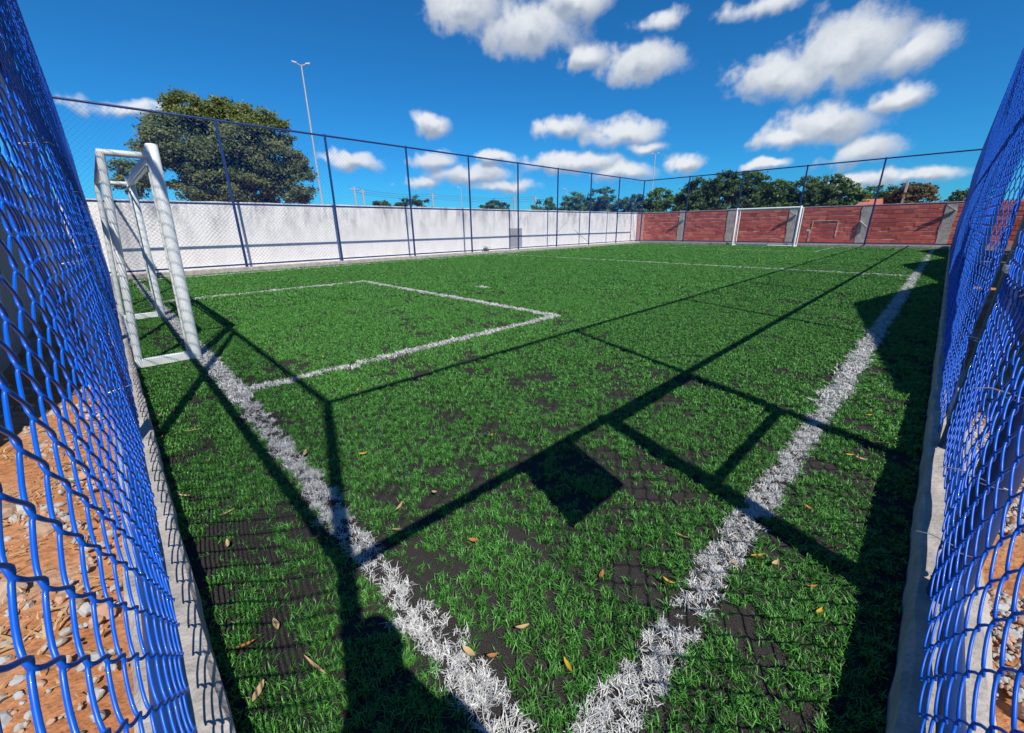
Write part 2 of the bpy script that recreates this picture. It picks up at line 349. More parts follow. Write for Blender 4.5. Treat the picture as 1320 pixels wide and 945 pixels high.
for rho, r0, r1, coll, sc in ((4200, 0, 3.0, near_set, 1.0), (2100, 3.0, 8.0, mid_set, 1.0), (330, 8.0, 16, far_set, .8), (230, 16, 40, far_set, 1.05)):
    x, y, r = candidates(rho, r0, r1)
    k = (RNG.random(len(x)) < bare_mask(x, y)) & ~line_mask(x, y); x, y, r = x[k], y[k], r[k]
    hz = .75 + .55*fbm(x*1.7+50, y*1.7+20, 3)
    o = scatter('turf_grass', np.stack([x, y, np.full(len(x), .0)], -1), coll, sc*RNG.uniform(.8, 1.2, len(x)), zscale=hz, nvar=6)
    tag(o, ['short green artificial grass blades worn thin by the pitch corner','green artificial grass around the near penalty box','green artificial grass around midfield','green artificial grass towards the brick wall'][len(groups)], 'grass', kind='stuff'); groups.append(o)
line_labels = {'touch_line':'white touch line in the turf','goal_line':'white goal line in the turf','penalty_line':'white penalty box line in the turf','halfway_line':'thin white halfway line across the turf','penalty_spot':'small white penalty spot in the turf'}
for li, (nm, a, b, c, d) in enumerate(LINES):
    area = (b-a)*(d-c); pn = []; pf = []
    for rho, r0, r1, st in ((5600, 0, 3.5, pn), (2400, 3.5, 12, pf), (1500, 12, 40, pf)):
        n = int(area*1.25*rho); x = RNG.uniform(a-.03, b+.03, n); sk = gl_skew(x) if li == 1 else 0; y = RNG.uniform(c-.03, d+.03, n)+sk; r = np.hypot(x, y)
        jx = (fbm(x*16+2, y*16+2, 3)-.5)*.075; jy = (fbm(x*16+40, y*16+9, 3)-.5)*.075
        k = (r >= r0) & (r < r1) & (x+jx > a) & (x+jx < b) & (y+jy-sk > c) & (y+jy-sk < d)
        kp = bare_mask(x, y)*np.clip((fbm(x*24+70, y*24+3, 3)-.33)/.10, .04, 1); kp = np.where(r < 3.5, np.maximum(kp, .30), np.maximum(kp, .75))
        k &= RNG.random(n) < kp
        st.append(np.stack([x[k], y[k], np.zeros(k.sum())], -1))
    first = None
    for st, coll, sc in ((pn, wnear_set, 1.05), (pf, wfar_set, 1.1)):
        p = np.concatenate(st)
        if len(p) == 0: continue
        o = scatter(nm, p, coll, sc*RNG.uniform(.8,1.2,len(p)), zscale=RNG.uniform(.5,.95,len(p)) if coll is wnear_set else RNG.uniform(.8,1.15,len(p)), nvar=6)
        tag(o, line_labels[nm], kind='structure')

# ------------------------------------------------------------------ kerbs under the fences
def curb(name, a, b, width, z1, label, seg=.5, rough=.006):
    a = Vector(a); b = Vector(b); d = (b-a); L_ = d.length; d.normalize(); nrm = Vector((-d.y, d.x)); n = int(L_/.12)
    mb = MB(); V = []; F = []; bev = .012
    prof = [(-width/2,-.08),(-width/2,z1-bev),(-width/2+bev,z1),(width/2-bev,z1),(width/2,z1-bev),(width/2,-.08)]; k = len(prof)
    for i in range(n+1):
        p = a + d*(L_*i/n)
        for u, z in prof:
            j = random.uniform(-rough, rough); V.append((p.x+nrm.x*(u+j), p.y+nrm.y*(u+j), z + (random.uniform(-rough,rough) if z > 0 else 0)))
    for i in range(n):
        for q in range(k-1): F.append((i*k+q, (i+1)*k+q, (i+1)*k+q+1, i*k+q+1))
    F += [tuple(range(k)), tuple(range(n*k+k-1, n*k-1, -1))]
    mb.add(V, F); o = mb.build(name, M_conc); return tag(o, label, 'kerb')
curb('concrete_kerb', (.255,.0-.05), (.255,28.15), .165, .14, 'rough concrete kerb under the blue fence with the gate, beside the added brick houses')
curb('concrete_kerb', (.33,-.135), (-15.4,.02), .165, .14, 'rough concrete kerb under the blue fence behind the near goal')
curb('concrete_kerb', (-15.5,.0), (-15.5,28.15), .17, .15, 'pale concrete kerb under the blue fence along the white wall')
curb('concrete_kerb', (-15.4,28.1), (.16,28.1), .17, .15, 'pale concrete kerb under the blue fence along the red brick wall')

# ------------------------------------------------------------------ chain-link fences
_mesh_cache = {}
def chain_mesh(width, height, hires, cell=(.0575,.058), r=.0027, bulge=.02, seed=0):
    key = (round(width,3), round(height,3), hires, cell, r, bulge, seed)
    if key in _mesh_cache: return _mesh_cache[key]
    hw, hz = cell; nw = max(1, round(width/hw)); w = width/nw; nz = max(2, round(height/hz)); dz = height/nz
    rr = np.random.default_rng(seed+5); ph = rr.uniform(0, 6.28, 6)
    def off(x, z):   # gentle slack of the mesh between rails
        return bulge*(np.sin(PI*np.clip(z/height,0,1)*2)**2)*(.6*np.sin(x*2.1+ph[0])+.4*np.sin(x*4.3+ph[1])+.35) + .004*np.sin(x*9+z*7+ph[2])
    V = []; F = []
    ns = 6 if hires else 3
    # one wire: flattened helix; sampled along half periods
    tt = np.arange(7)/7 if hires else np.array([0.])
    for i in range(nw):
        pts = []
        for k in range(nz):
            s0 = (k+i) % 2
            for t in tt:
                # from one side to the other with a rounded bend, in front on the way up and behind on the way back
                xx = (.42*t + .58*(.5-.5*math.cos(PI*t)))*1.10-.05; yy = math.sin(PI*t)**.5 if t > 0 else 0.0
                x = xx if s0 == 0 else 1-xx
                pts.append((i*w + x*w, (yy if s0 == 0 else -yy)*r*1.3, (k+t)*dz))
        pts.append((i*w + (0 if (nz+i) % 2 == 0 else w), 0, height))
        P = np.array(pts)
        if hires: P[:,0] += .004*np.sin(P[:,2]*5+ph[3]+i*.3)
        P[:,1] += off(P[:,0], P[:,2])
        T = np.gradient(P, axis=0); T /= np.linalg.norm(T, axis=1, keepdims=True)
        A = np.cross(T, np.array([0,1.,0])); A /= np.maximum(np.linalg.norm(A, axis=1, keepdims=True), 1e-6); B = np.cross(T, A)
        ang = np.arange(ns)*2*PI/ns
        ring = P[:,None,:] + r*(np.cos(ang)[None,:,None]*A[:,None,:] + np.sin(ang)[None,:,None]*B[:,None,:])
        V.append(ring.reshape(-1,3)); m_ = len(P)
        a = (np.arange(m_-1)[:,None]*ns + np.arange(ns)[None,:]); b = (np.arange(m_-1)[:,None]*ns + (np.arange(ns)[None,:]+1) % ns)
        f = np.stack([a, b, b+ns, a+ns], -1).reshape(-1,4); F.append(f)
    offs = np.cumsum([0]+[len(v) for v in V[:-1]]); Fa = np.concatenate([f+o for f, o in zip(F, offs)]); Va = np.concatenate(V)
    me = bpy.data.meshes.new('wire_mesh'); me.vertices.add(len(Va)); me.vertices.foreach_set('co', Va.astype(np.float32).ravel())
    nf = len(Fa); me.loops.add(nf*4); me.loops.foreach_set('vertex_index', Fa.astype(np.int32).ravel()); me.polygons.add(nf)
    me.polygons.foreach_set('loop_start', np.arange(0, nf*4, 4, dtype=np.int32)); me.update(calc_edges=True); me.validate(); me.shade_smooth()
    me.materials.append(M_wire); _mesh_cache[key] = me; return me
Z0, ZM, ZT = .20, 2.02, 4.10
class Fence:
    """posts, rails and mesh in a frame: local x along the fence, local +y towards the pitch"""
    def __init__(s, name, a, b, label, flip, zt=(ZT, ZT)):
        a = Vector(a); b = Vector(b); d = b-a; s.len = d.length; s.root = empty(name, (a.x, a.y, 0), math.atan2(d.y, d.x)); s.flip = flip; s.zt = zt
        tag(s.root, label, 'fence')
    def top(s, x): return s.zt[0] + (s.zt[1]-s.zt[0])*x/s.len
    def post(s, x, z1=None, r=.036, z0=.10):
        z1 = z1 or s.top(x)
        mb = MB(); mb.tube([(x,0,z0),(x,0,z1+.03)], r, 14); mb.tube([(x,0,z1+.03),(x,0,z1+.045)], [r*1.05, r*.6], 14)
        return mb.build('post', M_post, s.root, True)
    def rail(s, x0, x1, z, r=.03):
        za, zb = (s.top(x0), s.top(x1)) if z == ZT else (z, z)
        mb = MB(); mb.tube([(x0,0,za),((x0+x1)/2,random.uniform(-.004,.004),(za+zb)/2-.006),(x1,0,zb)], r, 12); return mb.build('rail', M_post, s.root, True)
    def mesh(s, x0, x1, z0, z1, hires, **kw):
        if z1 > ZT-.05: z1 = round(s.top((x0+x1)/2), 2)-.01
        o = link('wire_mesh', chain_mesh(x1-x0, z1-z0, hires, **kw), None, s.root, (x0, s.flip*.047, z0)); o['kind'] = 'stuff'; return o
    def ties(s, x, zs):
        for z in zs:
            mb = MB(); q = s.flip
            pts = [(x+.046*math.cos(t), q*.046*math.sin(t), z+.004*t) for t in np.linspace(-.4, 3.6, 9)] + [(x-.03, q*.075, z+.03), (x-.022, q*random.uniform(.08,.11), z+.02)]
            mb.tube(pts, .0016, 5); mb.build('wire_tie', M_galv, s.root, True)
# fence behind the near goal: runs from the camera corner towards the white wall
fA = Fence('goal_end_fence', (.245,-.155), (-15.5,.045), 'tall blue chain link fence close behind the white goal with its net frame', -1, (4.10, 4.28))
SP = fA.len/5
for k in range(6): fA.post(k*SP + (.0 if k else .0))
for z, r in ((ZT,.031),(ZM,.031),(Z0+.01,.024)): fA.rail(0, fA.len, z, r)
for k in range(5):
    fA.mesh(k*SP+.02, (k+1)*SP-.02, Z0, ZT-.01, k < 3, bulge=.03, seed=k % 2)
    if 0 < k < 4: fA.ties(k*SP, [.45, 1.1, 1.6])
# fence with the gate: along the added houses
fB = Fence('gate_side_fence', (.245,-.155), (.245,28.1), 'tall blue chain link fence with the gate, along the added brick houses', 1, (4.10, 4.14))
gA, gB = 1.79, 3.06
ypos = [0, gB] + [gB+3.11*k for k in range(1,9)]
ypos[-1] = fB.len
for y in ypos[1:-1]: fB.post(y)
fB.post(gA, ZM, .043)
for z, r in ((ZT,.031),(ZM,.031)): fB.rail(0, fB.len, z, r)
fB.rail(gB, fB.len, Z0+.01, .024); fB.rail(.78, gA, Z0+.01, .024)
CB = (.054,.060)
fB.mesh(.80, gA-.02, Z0, ZM, True, cell=CB, bulge=.012)
fB.mesh(.02, gA-.02, ZM, ZT-.01, True, cell=CB, bulge=.015); fB.mesh(gA+.0, gB-.02, ZM, ZT-.01, True, cell=CB, bulge=.015)
for i in range(1, len(ypos)-1):
    fB.mesh(ypos[i]+.02, ypos[i]+3.09, Z0, ZT-.01, i < 5, cell=CB, bulge=.04, seed=i % 2)
fB.ties(gA, [.32,.55,.8,1.05,1.3,1.55]); fB.ties(gB, [.3,.7,1.1]); 
# fence along the white wall
fC = Fence('wall_side_fence', (-15.5,.045), (-15.5,28.1), 'tall blue chain link fence standing before the white wall', -1, (4.28, 4.14))
pc = [0, 3.26] + [3.26+3.09*k for k in range(1,8)] + [fC.len]
for y in pc[1:-1]: fC.post(y, r=.038)
for z, r in ((ZT,.031),(ZM,.029),(Z0+.03,.025)): fC.rail(.04, fC.len-.04, z, r)
for i in range(len(pc)-1): fC.mesh(pc[i]+.02, pc[i]+3.07 if i else pc[1]-.02, Z0, ZT-.01, False, r=.0024, bulge=.02, seed=i % 2)
# fence along the brick wall
fD = Fence('far_end_fence', (-15.5,28.1), (.245,28.1), 'tall blue chain link fence standing before the red brick wall', -1, (4.14, 4.14))
SD = fD.len/5
for k in range(0,6): fD.post(k*SD, r=.038)
for z, r in ((ZT,.031),(ZM,.029),(Z0+.03,.025)): fD.rail(.04, fD.len-.04, z, r)
for k in range(5): fD.mesh(k*SD+.02, (k+1)*SD-.02, Z0, ZT-.01, False, r=.0019, bulge=.02, seed=k % 2)

# gate between two posts of the fence (own thing on hinges)
gt = empty('gate', (.245,-.155,0), PI/2); tag(gt, 'low blue tube gate with a middle bar and chain link, hung in the fence', 'gate')
g0, g1 = gA+.06, gB-.055
for x in (g0, g1): MB().tube([(x,0,.22),(x,0,1.95)], .026, 12).build('frame_upright', M_post, gt, True)
for z in (.24, 1.02, 1.93): MB().tube([(g0,0,z),(g1,0,z)], .026, 12).build('frame_bar', M_post, gt, True)
o = link('wire_mesh', chain_mesh(g1-g0-.05, 1.68, True, cell=CB, bulge=.008, seed=3), None, gt, (g0+.025, .032, .25)); o['kind'] = 'stuff'
for z in (.5, 1.6): MB().tube([(g0-.03,.0,z-.05),(g0-.03,.0,z+.05)], .016, 10).build('hinge', M_post, gt, True)
MB().bar((g1-.10,.03,1.05),(g1+.05,.03,1.05), .02, .03).build('latch', M_galv, gt)
# blank notice plate tied to the fence beside the gate
sg = empty('notice_plate', (.22,0,0)); tag(sg, 'flat grey notice plate hung on the fence near the gate', 'sign')
MB().box(-.062,-.058,.84,1.28,1.30,1.87).build('plate', M_sign, sg)
for y in (.87,1.25):
    MB().tube([(-.064,y,1.85),(-.03,y+.01,1.95),(.01,y,2.03)], .0025, 6).build('wire_tie', M_galv, sg)

# ------------------------------------------------------------------ goals
def goal(label, x0, x1, yf, depth, lean, h=2.0, s=1):
    """x0..x1 between the front posts, yf the goal line, s=+1 if the pitch lies towards +y"""
    g = empty('football_goal', ((x0+x1)/2, yf, 0)); tag(g, label, 'goal'); w = (x1-x0)/2; D = -s*depth; ly = s*lean
    for sx in (-w, w): MB().tube([(sx,0,.01),(sx,ly,h+.025),(sx,ly,h+.04)], [.049,.049,.038], 18).build('front_post', M_goal, g, True)
    MB().tube([(-w,ly,h-.035),(w,ly,h-.035)], .047, 18).build('crossbar', M_goal, g, True)
    for sx in (-w, w):
        MB().tube([(sx,D,.03),(sx,D+ly*2.0,h-.06)], .030, 14).build('back_post', M_goal, g, True)
        MB().tube([(sx,D+ly*2.0-.02*s,h-.06),(sx,ly,h-.06)], .027, 14).build('top_stay', M_goal, g, True)
        MB().bar((sx,D-.03,.055),(sx,s*.03,.055), .05, .085).build('base_bar', M_goal, g)
        q = .075 if sx < 0 else -.075
        MB().tube([(sx+q,-s*.05,.06),(sx+q,ly-s*.05,h-.12)], .011, 8).build('net_rod', M_goal, g, True)
    MB().tube([(-w,D,.05),(w,D,.05)], .03, 14).build('back_bar', M_goal, g, True)
    MB().tube([(-w,ly-s*.06,h-.13),(w,ly-s*.06,h-.13)], .012, 8).build('net_rod', M_goal, g, True)
    MB().tube([(-w,D+ly*2.0,h-.06),(w,D+ly*2.0,h-.06)], .027, 14).build('back_bar', M_goal, g, True)
    return g
goal('white tube football goal close to the fence corner, its frame leaning forward', -8.2, -5.15, .47, .44, .09, 1.95)
goal('white tube football goal in front of the red brick wall', -8.95, -5.80, 27.3, .55, .02, 2.08, -1)

# ------------------------------------------------------------------ white wall
def plaster_material():
    M = bpy.data.materials.new('white wash plaster'); M.use_nodes = True; t = M.node_tree; b = t.nodes['Principled BSDF']; L = t.links.new
    tc = N(t, 'ShaderNodeTexCoord'); mp = N(t, 'ShaderNodeMapping'); mp.inputs['Scale'].default_value = (1,1,.35); L(tc.outputs['Object'], mp.inputs[0])
    a = N(t, 'ShaderNodeTexNoise'); a.inputs['Scale'].default_value = 2.2; a.inputs['Detail'].default_value = 10; a.inputs['Roughness'].default_value = .72; L(mp.outputs[0], a.inputs['Vector'])
    c = N(t, 'ShaderNodeTexNoise'); c.inputs['Scale'].default_value = 14; c.inputs['Detail'].default_value = 8; L(tc.outputs['Object'], c.inputs['Vector'])
    # rain stains run down from the coping: they follow the wall's own height
    sx = N(t, 'ShaderNodeSeparateXYZ'); L(tc.outputs['Object'], sx.inputs[0])
    top = N(t, 'ShaderNodeMapRange'); top.inputs['From Min'].default_value = .9; top.inputs['From Max'].default_value = 1.95; L(sx.outputs['Z'], top.inputs['Value'])
    st = N(t, 'ShaderNodeMapRange'); st.inputs['From Min'].default_value = .44; st.inputs['From Max'].default_value = .66; L(a.outputs[0], st.inputs['Value'])
    f = math_node(t, 'ADD', math_node(t, 'MULTIPLY', math_node(t, 'MULTIPLY', st.outputs[0], top.outputs[0]), .85), math_node(t, 'MULTIPLY', math_node(t, 'MULTIPLY', c.outputs[0], st.outputs[0]), .42), clamp=True)
    mx = N(t, 'ShaderNodeMix', data_type='RGBA'); L(f, mx.inputs['Factor']); mx.inputs['A'].default_value = (.80,.775,.735,1); mx.inputs['B'].default_value = (.33,.32,.31,1)
    L(mx.outputs['Result'], b.inputs['Base Color']); b.inputs['Roughness'].default_value = .95
    bp = N(t, 'ShaderNodeBump'); bp.inputs['Strength'].default_value = .55; bp.inputs['Distance'].default_value = .03; L(c.outputs[0], bp.inputs['Height']); L(bp.outputs[0], b.inputs['Normal'])
    return M
M_plaster = plaster_material(); M_cement = mat('raw cement', (.34,.335,.33), .95, noise=5, col2=(.26,.26,.25), bump=.5, bscale=25)
ww = empty('white_wall', (-16.5, 0, 0)); tag(ww, 'long white washed garden wall with grey rain stains behind the blue fence', 'wall')
def uneven_wall(x0, x1, y0, y1, zt, name, M, par, step=.5, rough=.012):
    n = int(abs(y1-y0)/step); V = []; F = []
    for i in range(n+1):
        y = y0+(y1-y0)*i/n; z = zt+random.uniform(-rough, rough)
        V += [(x0,y,-.1),(x1,y,-.1),(x1,y,z),(x0,y,z+random.uniform(-.004,.004))]
    for i in range(n):
        for q in range(4): F.append((i*4+q, i*4+(q+1)%4, (i+1)*4+(q+1)%4, (i+1)*4+q))
    F += [(3,2,1,0), (n*4,n*4+1,n*4+2,n*4+3)]
    return MB().add(V, F).build(name, M, par)
uneven_wall(-.15, 0, -3.0, 29.25, 2.13, 'plaster_face', M_plaster, ww)
uneven_wall(-.17, .022, -3.0, 29.22, .20, 'plinth', M_plaster, ww)
MB().box(.002,.014,15.95,16.95,-.05,1.18).build('cement_patch', M_cement, ww)
for (y0, z0, y1, z1) in ((19.8,.75,20.6,1.35),(20.6,1.35,20.9,1.5),(21.6,1.05,22.5,.6),(22.5,.6,23.1,.3)):
    MB().bar((.006,y0,z0),(.006,y1,z1), .012, .018).build('thin_line', M_cement, ww)  # thin grey slanting bars on the wall face
# strip of pale ground between wall and kerb
tag(MB().box(-16.48,-15.59,-.3,29.2,-.07,-.012).build('gravel_strip', mat('pale grit', (.48,.45,.41), .95, noise=16, col2=(.36,.33,.3), bump=.6, bscale=50)), 'pale gritty strip between wall and fence', kind='structure')
tag(MB().box(-15.4,.15,28.19,29.27,-.07,-.012).build('gravel_strip', MATS['pale grit']), 'pale gritty strip before the brick wall', kind='structure')

# ------------------------------------------------------------------ red brick wall
def brick_material():
    M = bpy.data.materials.new('hollow red brick'); M.use_nodes = True; t = M.node_tree; b = t.nodes['Principled BSDF']; L = t.links.new
    at = N(t, 'ShaderNodeAttribute'); at.attribute_name = 'shade'
    r = N(t, 'ShaderNodeValToRGB'); e = r.color_ramp.elements; e[0].color = (.36,.06,.04,1); e[1].color = (.68,.19,.12,1); q = e.new(.5); q.color = (.56,.11,.07,1); L(at.outputs['Fac'], r.inputs[0])
    tc = N(t, 'ShaderNodeTexCoord'); n = N(t, 'ShaderNodeTexNoise'); n.inputs['Scale'].default_value = 7; n.inputs['Detail'].default_value = 8; L(tc.outputs['Object'], n.inputs['Vector'])
    mx = N(t, 'ShaderNodeMix', data_type='RGBA', blend_type='OVERLAY'); mx.inputs['Factor'].default_value = .55; L(r.outputs[0], mx.inputs['A']); L(n.outputs[0], mx.inputs['B'])
    L(mx.outputs['Result'], b.inputs['Base Color']); b.inputs['Roughness'].default_value = .9
    bp = N(t, 'ShaderNodeBump'); bp.inputs['Strength'].default_value = .5; L(n.outputs[0], bp.inputs['Height']); L(bp.outputs[0], b.inputs['Normal'])
    return M
M_brick = brick_material(); M_mortar = mat('mortar', (.74,.54,.45), .95, noise=3, col2=(.42,.20,.15), bump=.4, bscale=30)
def brick_panel(name, par, x0, x1, z0, z1, y, seed, facing=-1, blen=.36, bh=.205, axis='x'):
    """courses of hollow bricks laid in front of a mortar bed; every brick is its own block in one part"""
    r = random.Random(seed); V = []; F = []; S = []; row = 0; z = z0
    while z < z1-.05:
        h = min(bh-r.choice((.045,.055,.065)), z1-z); x = x0 - (blen/2 if row % 2 else 0); tone = r.uniform(-.12,.12)
        while x < x1-.03:
            a, b = max(x, x0), min(x+blen-.014, x1)
            if b-a > .04:
                d = .012 + r.uniform(-.006,.010); q = min(1, max(0, r.gauss(.5,.2)+tone)); zz = z+r.uniform(-.003,.003)
                bx = [(a,0),(b,0),(b,d),(a,d)]; base = len(V)
                for zq in (zz, zz+h):
                    for (u, dd) in bx:
                        V.append((u, y+facing*dd, zq) if axis == 'x' else (y+facing*dd, u, zq)); S.append(q)
                F += [tuple(base+i for i in f) for f in ((0,3,2,1),(4,5,6,7),(0,1,5,4),(1,2,6,5),(2,3,7,6),(3,0,4,7))]
            x += blen
        z += bh; row += 1
    me = bpy.data.meshes.new(name); me.from_pydata(V, [], F); a = me.attributes.new('shade','FLOAT','POINT'); a.data.foreach_set('value', np.array(S, dtype=np.float32))
    o = link(name, me, M_brick, par); o['kind'] = 'stuff'; return o
rw = empty('brick_wall', (0, 29.35, 0)); tag(rw, 'unplastered red hollow brick wall with grey concrete pillars at the far end', 'wall')
MB().box(-16.6, 4.0, .0, .14, -.1, 2.12).build('mortar_bed', M_mortar, rw)
pil = [-16.25, -13.14, -9.94, -6.56, -3.27, -.16, 2.9]
prev = -16.6
for i in range(len(pil)-1):
    a, b = pil[i]+.20, pil[i+1]-.20
    brick_panel('brick', rw, a, b, .22, 2.08+.03*math.sin(i*2), 0.0, 40+i)
M_pillar = mat('pillar concrete', (.52,.47,.42), .95, noise=4, col2=(.32,.29,.26), bump=.7, bscale=18)
for i, x in enumerate(pil):
    w = .2 if i else .3; V = []; F = []; n = 9
    for k in range(n):
        z = -.05 + (2.17+.05*math.sin(i))*k/(n-1); j0, j1 = random.uniform(-.035,.035), random.uniform(-.035,.035)
        V += [(x-w+j0,.02,z),(x-w+j0,-.035,z),(x+w+j1,-.035,z),(x+w+j1,.02,z)]
    for k in range(n-1):
        for q in range(3): F.append((k*4+q,k*4+q+1,(k+1)*4+q+1,(k+1)*4+q))
    F += [((n-1)*4,(n-1)*4+1,(n-1)*4+2,(n-1)*4+3)]
    MB().add(V, F).build('concrete_pillar', M_pillar if i else mat('pink plaster', (.62,.36,.30), .9, noise=8, col2=(.5,.2,.15)), rw)
    if i in (1,3,4,5):
        zc = (0,1.62,0,1.72,1.35,1.75)[i]; s_ = -1 if i != 4 else 1
        MB().bar((x-.18*s_,-.06,zc-.05),(x+.17*s_,-.30 if i != 4 else -.16,zc+.20 if i != 4 else zc-.35), .10, .05).build('broken_lintel', M_cement, rw)
MB().box(-16.6, 2.7, -.07, 0, -.08, .20).build('plinth', M_cement, rw)
for (x0,z0,x1,z1) in ((-5.55,1.33,-4.35,1.375),(-5.55,.85,-5.5,1.32),(-5.75,.80,-5.5,.9),(-5.62,.25,-5.54,.8),(-4.40,.5,-4.34,1.3)):
    MB().box(x0,x1,-.034,-.0,z0,z1).build('mortar_smear', M_mortar, rw)

# ------------------------------------------------------------------ brick houses added beside the gate fence, invented so their gables shade the touch line
M_tile = mat('clay roof tile', (.36,.12,.07), .85, noise=12, col2=(.25,.085,.05), bump=.5, bscale=40)
M_wood = mat('door wood', (.17,.10,.06), .7, noise=10, col2=(.11,.065,.04)); M_shut = mat('shutter paint', (.30,.33,.33), .6)
def house(label, y0, y1, ridge, eave, seed, x0=3.0, x1=9.5):
    h = empty('brick_house', (x0, y0, 0)); tag(h, label, 'house', 'added brick houses along the gate fence'); w = y1-y0; mid = w/2
    V = [(0,0,-.1),(0,w,-.1),(0,w,eave),(0,mid,ridge),(0,0,eave)]; V += [(x1-x0,y,z) for _, y, z in V]
    F = [(0,4,3,2,1),(5,6,7,8,9),(0,1,6,5),(1,2,7,6),(2,3,8,7),(3,4,9,8),(4,0,5,9)]
    MB().add(V, F).build('wall', M_mortar, h)
    r = random.Random(seed); Vb = []; Fb = []; S = []; z = .0; row = 0
    while z < ridge-.12:
        lo, hi = 0.0, w
        if z+.19 > eave: k = (z+.19-eave)/(ridge-eave); lo, hi = mid*k, w-mid*k
        y = lo - (.15 if row % 2 else 0)
        while y < hi-.03:
            a, b = max(y,lo), min(y+.286,hi)
            if b-a > .05:
                d = .012+r.uniform(-.005,.008); q = min(1,max(0,r.gauss(.5,.2))); base = len(Vb)
                for zq in (z, z+.174):
                    for (u, dd) in ((a,0),(b,0),(b,d),(a,d)): Vb.append((-dd,u,zq)); S.append(q)
                Fb += [tuple(base+i for i in f) for f in ((0,3,2,1),(4,5,6,7),(0,1,5,4),(1,2,6,5),(2,3,7,6),(3,0,4,7))]
            y += .30
        z += .192; row += 1
    me = bpy.data.meshes.new('brick'); me.from_pydata(Vb, [], Fb); at = me.attributes.new('shade','FLOAT','POINT'); at.data.foreach_set('value', np.array(S, dtype=np.float32))
    o = link('brick', me, M_brick, h); o['kind'] = 'stuff'
    for sd in (0, 1):
        ye = -.06 if sd == 0 else w+.06; ze = eave-.06*(ridge-eave)/mid
        P = [(-.08,mid,ridge+.02),(x1-x0+.1,mid,ridge+.02),(x1-x0+.1,ye,ze+.02),(-.08,ye,ze+.02)]
        V = P + [(a,b,c+.06) for a,b,c in P]; rf = MB().add(V, [(0,1,2,3),(7,6,5,4),(0,4,5,1),(1,5,6,2),(2,6,7,3),(3,7,4,0)]).build('roof', M_tile, h)
    win = MB().box(-.05,.02,w*.66,w*.66+1.1,1.1,2.1).build('window', M_shut, h)
    for k in range(6): MB().box(-.065,-.05,w*.66+.06,w*.66+1.04,1.16+k*.15,1.26+k*.15).build('slat', M_shut, win)
    dr = MB().box(-.045,.02,w*.3,w*.3+.85,0,2.05).build('door', M_wood, h); MB().bar((-.08,w*.3+.1,1.0),(-.08,w*.3+.1,1.12), .02).build('handle', M_galv, dr)
house('added red brick house with a low tiled gable, next to the gate', 3.2, 11.2, 4.68, 3.66, 5)
house('added red brick house with a low tiled gable, middle one of the row', 11.95, 19.6, 4.66, 3.60, 6)
house('added red brick house with a low tiled gable, beside the end of the brick wall', 20.3, 27.9, 4.62, 3.60, 7)

# grey rendered wall behind the goal-end fence
gw = empty('grey_wall', (-3.3,-.92,0)); tag(gw, 'grey cement rendered wall close outside the fence behind the goal', 'wall')
MB().box(-13.0, 0, -.16, 0, -.12, 2.55).build('render', M_cement, gw); MB().box(-13.05, .04, -.19, .03, 2.552, 2.62).build('coping', M_conc, gw)

# ------------------------------------------------------------------ trees
def leaf_cloud(lobes, n, size, seed, shell=.55, aspect=.5):
    r = np.random.default_rng(seed); vol = np.array([l[3]*l[4]*l[5] for l in lobes]) ** .8; cnt = (vol/vol.sum()*n).astype(int); C = []; S = []; NRM = []
    for (cx,cy,cz,rx,ry,rz), k in zip(lobes, cnt):
        # clumps on the lobe's surface, leaves inside each clump
        nc = max(6, k//(150 if k > 3000 else 60)); d = r.normal(size=(nc,3)); d /= np.linalg.norm(d,axis=1,keepdims=True); rr = r.uniform(shell,1.03,nc)[:,None]
        cl = d*rr*np.array([rx,ry,rz]) + np.array([cx,cy,cz]); tone = r.uniform(0,1,nc)
        w = r.integers(0,nc,k); cr = .23*min(rx,ry,rz)+.10
        p = cl[w] + r.normal(size=(k,3))*np.array([cr,cr,cr*.6])*.55; C.append(p); S.append(np.clip(tone[w]*.6+r.uniform(0,.4,k),0,1)); NRM.append(d[w])
    P = np.concatenate(C); S = np.concatenate(S); D = np.concatenate(NRM); k = len(P)
    nrm = D*.5 + r.normal(size=(k,3))*.6 + np.array([0,0,.5]); nrm /= np.linalg.norm(nrm,axis=1,keepdims=True)
    a = np.cross(nrm, r.normal(size=(k,3))); a /= np.linalg.norm(a,axis=1,keepdims=True); b = np.cross(nrm,a)
    s = size*r.uniform(.6,1.3,k)[:,None]
    Q = np.stack([P-a*s, P-b*s*aspect+nrm*s*.12, P+a*s-nrm*s*.15, P+b*s*aspect+nrm*s*.12], 1).reshape(-1,3)
    me = bpy.data.meshes.new('crown'); me.vertices.add(4*k); me.vertices.foreach_set('co', Q.astype(np.float32).ravel())
    me.loops.add(4*k); me.loops.foreach_set('vertex_index', np.arange(4*k,dtype=np.int32)); me.polygons.add(k); me.polygons.foreach_set('loop_start', np.arange(0,4*k,4,dtype=np.int32)); me.update(calc_edges=True)
    at = me.attributes.new('shade','FLOAT','POINT'); at.data.foreach_set('value', np.repeat(S,4).astype(np.float32)); return me
LM = [leaf_mat('foliage dark green', (.04,.09,.022), (.13,.22,.055), .4), leaf_mat('foliage mid green', (.055,.13,.025), (.16,.28,.06), .4),
      leaf_mat('foliage olive', (.06,.11,.035), (.28,.31,.10), .4), leaf_mat('foliage russet', (.06,.075,.02), (.24,.15,.05), .3)]
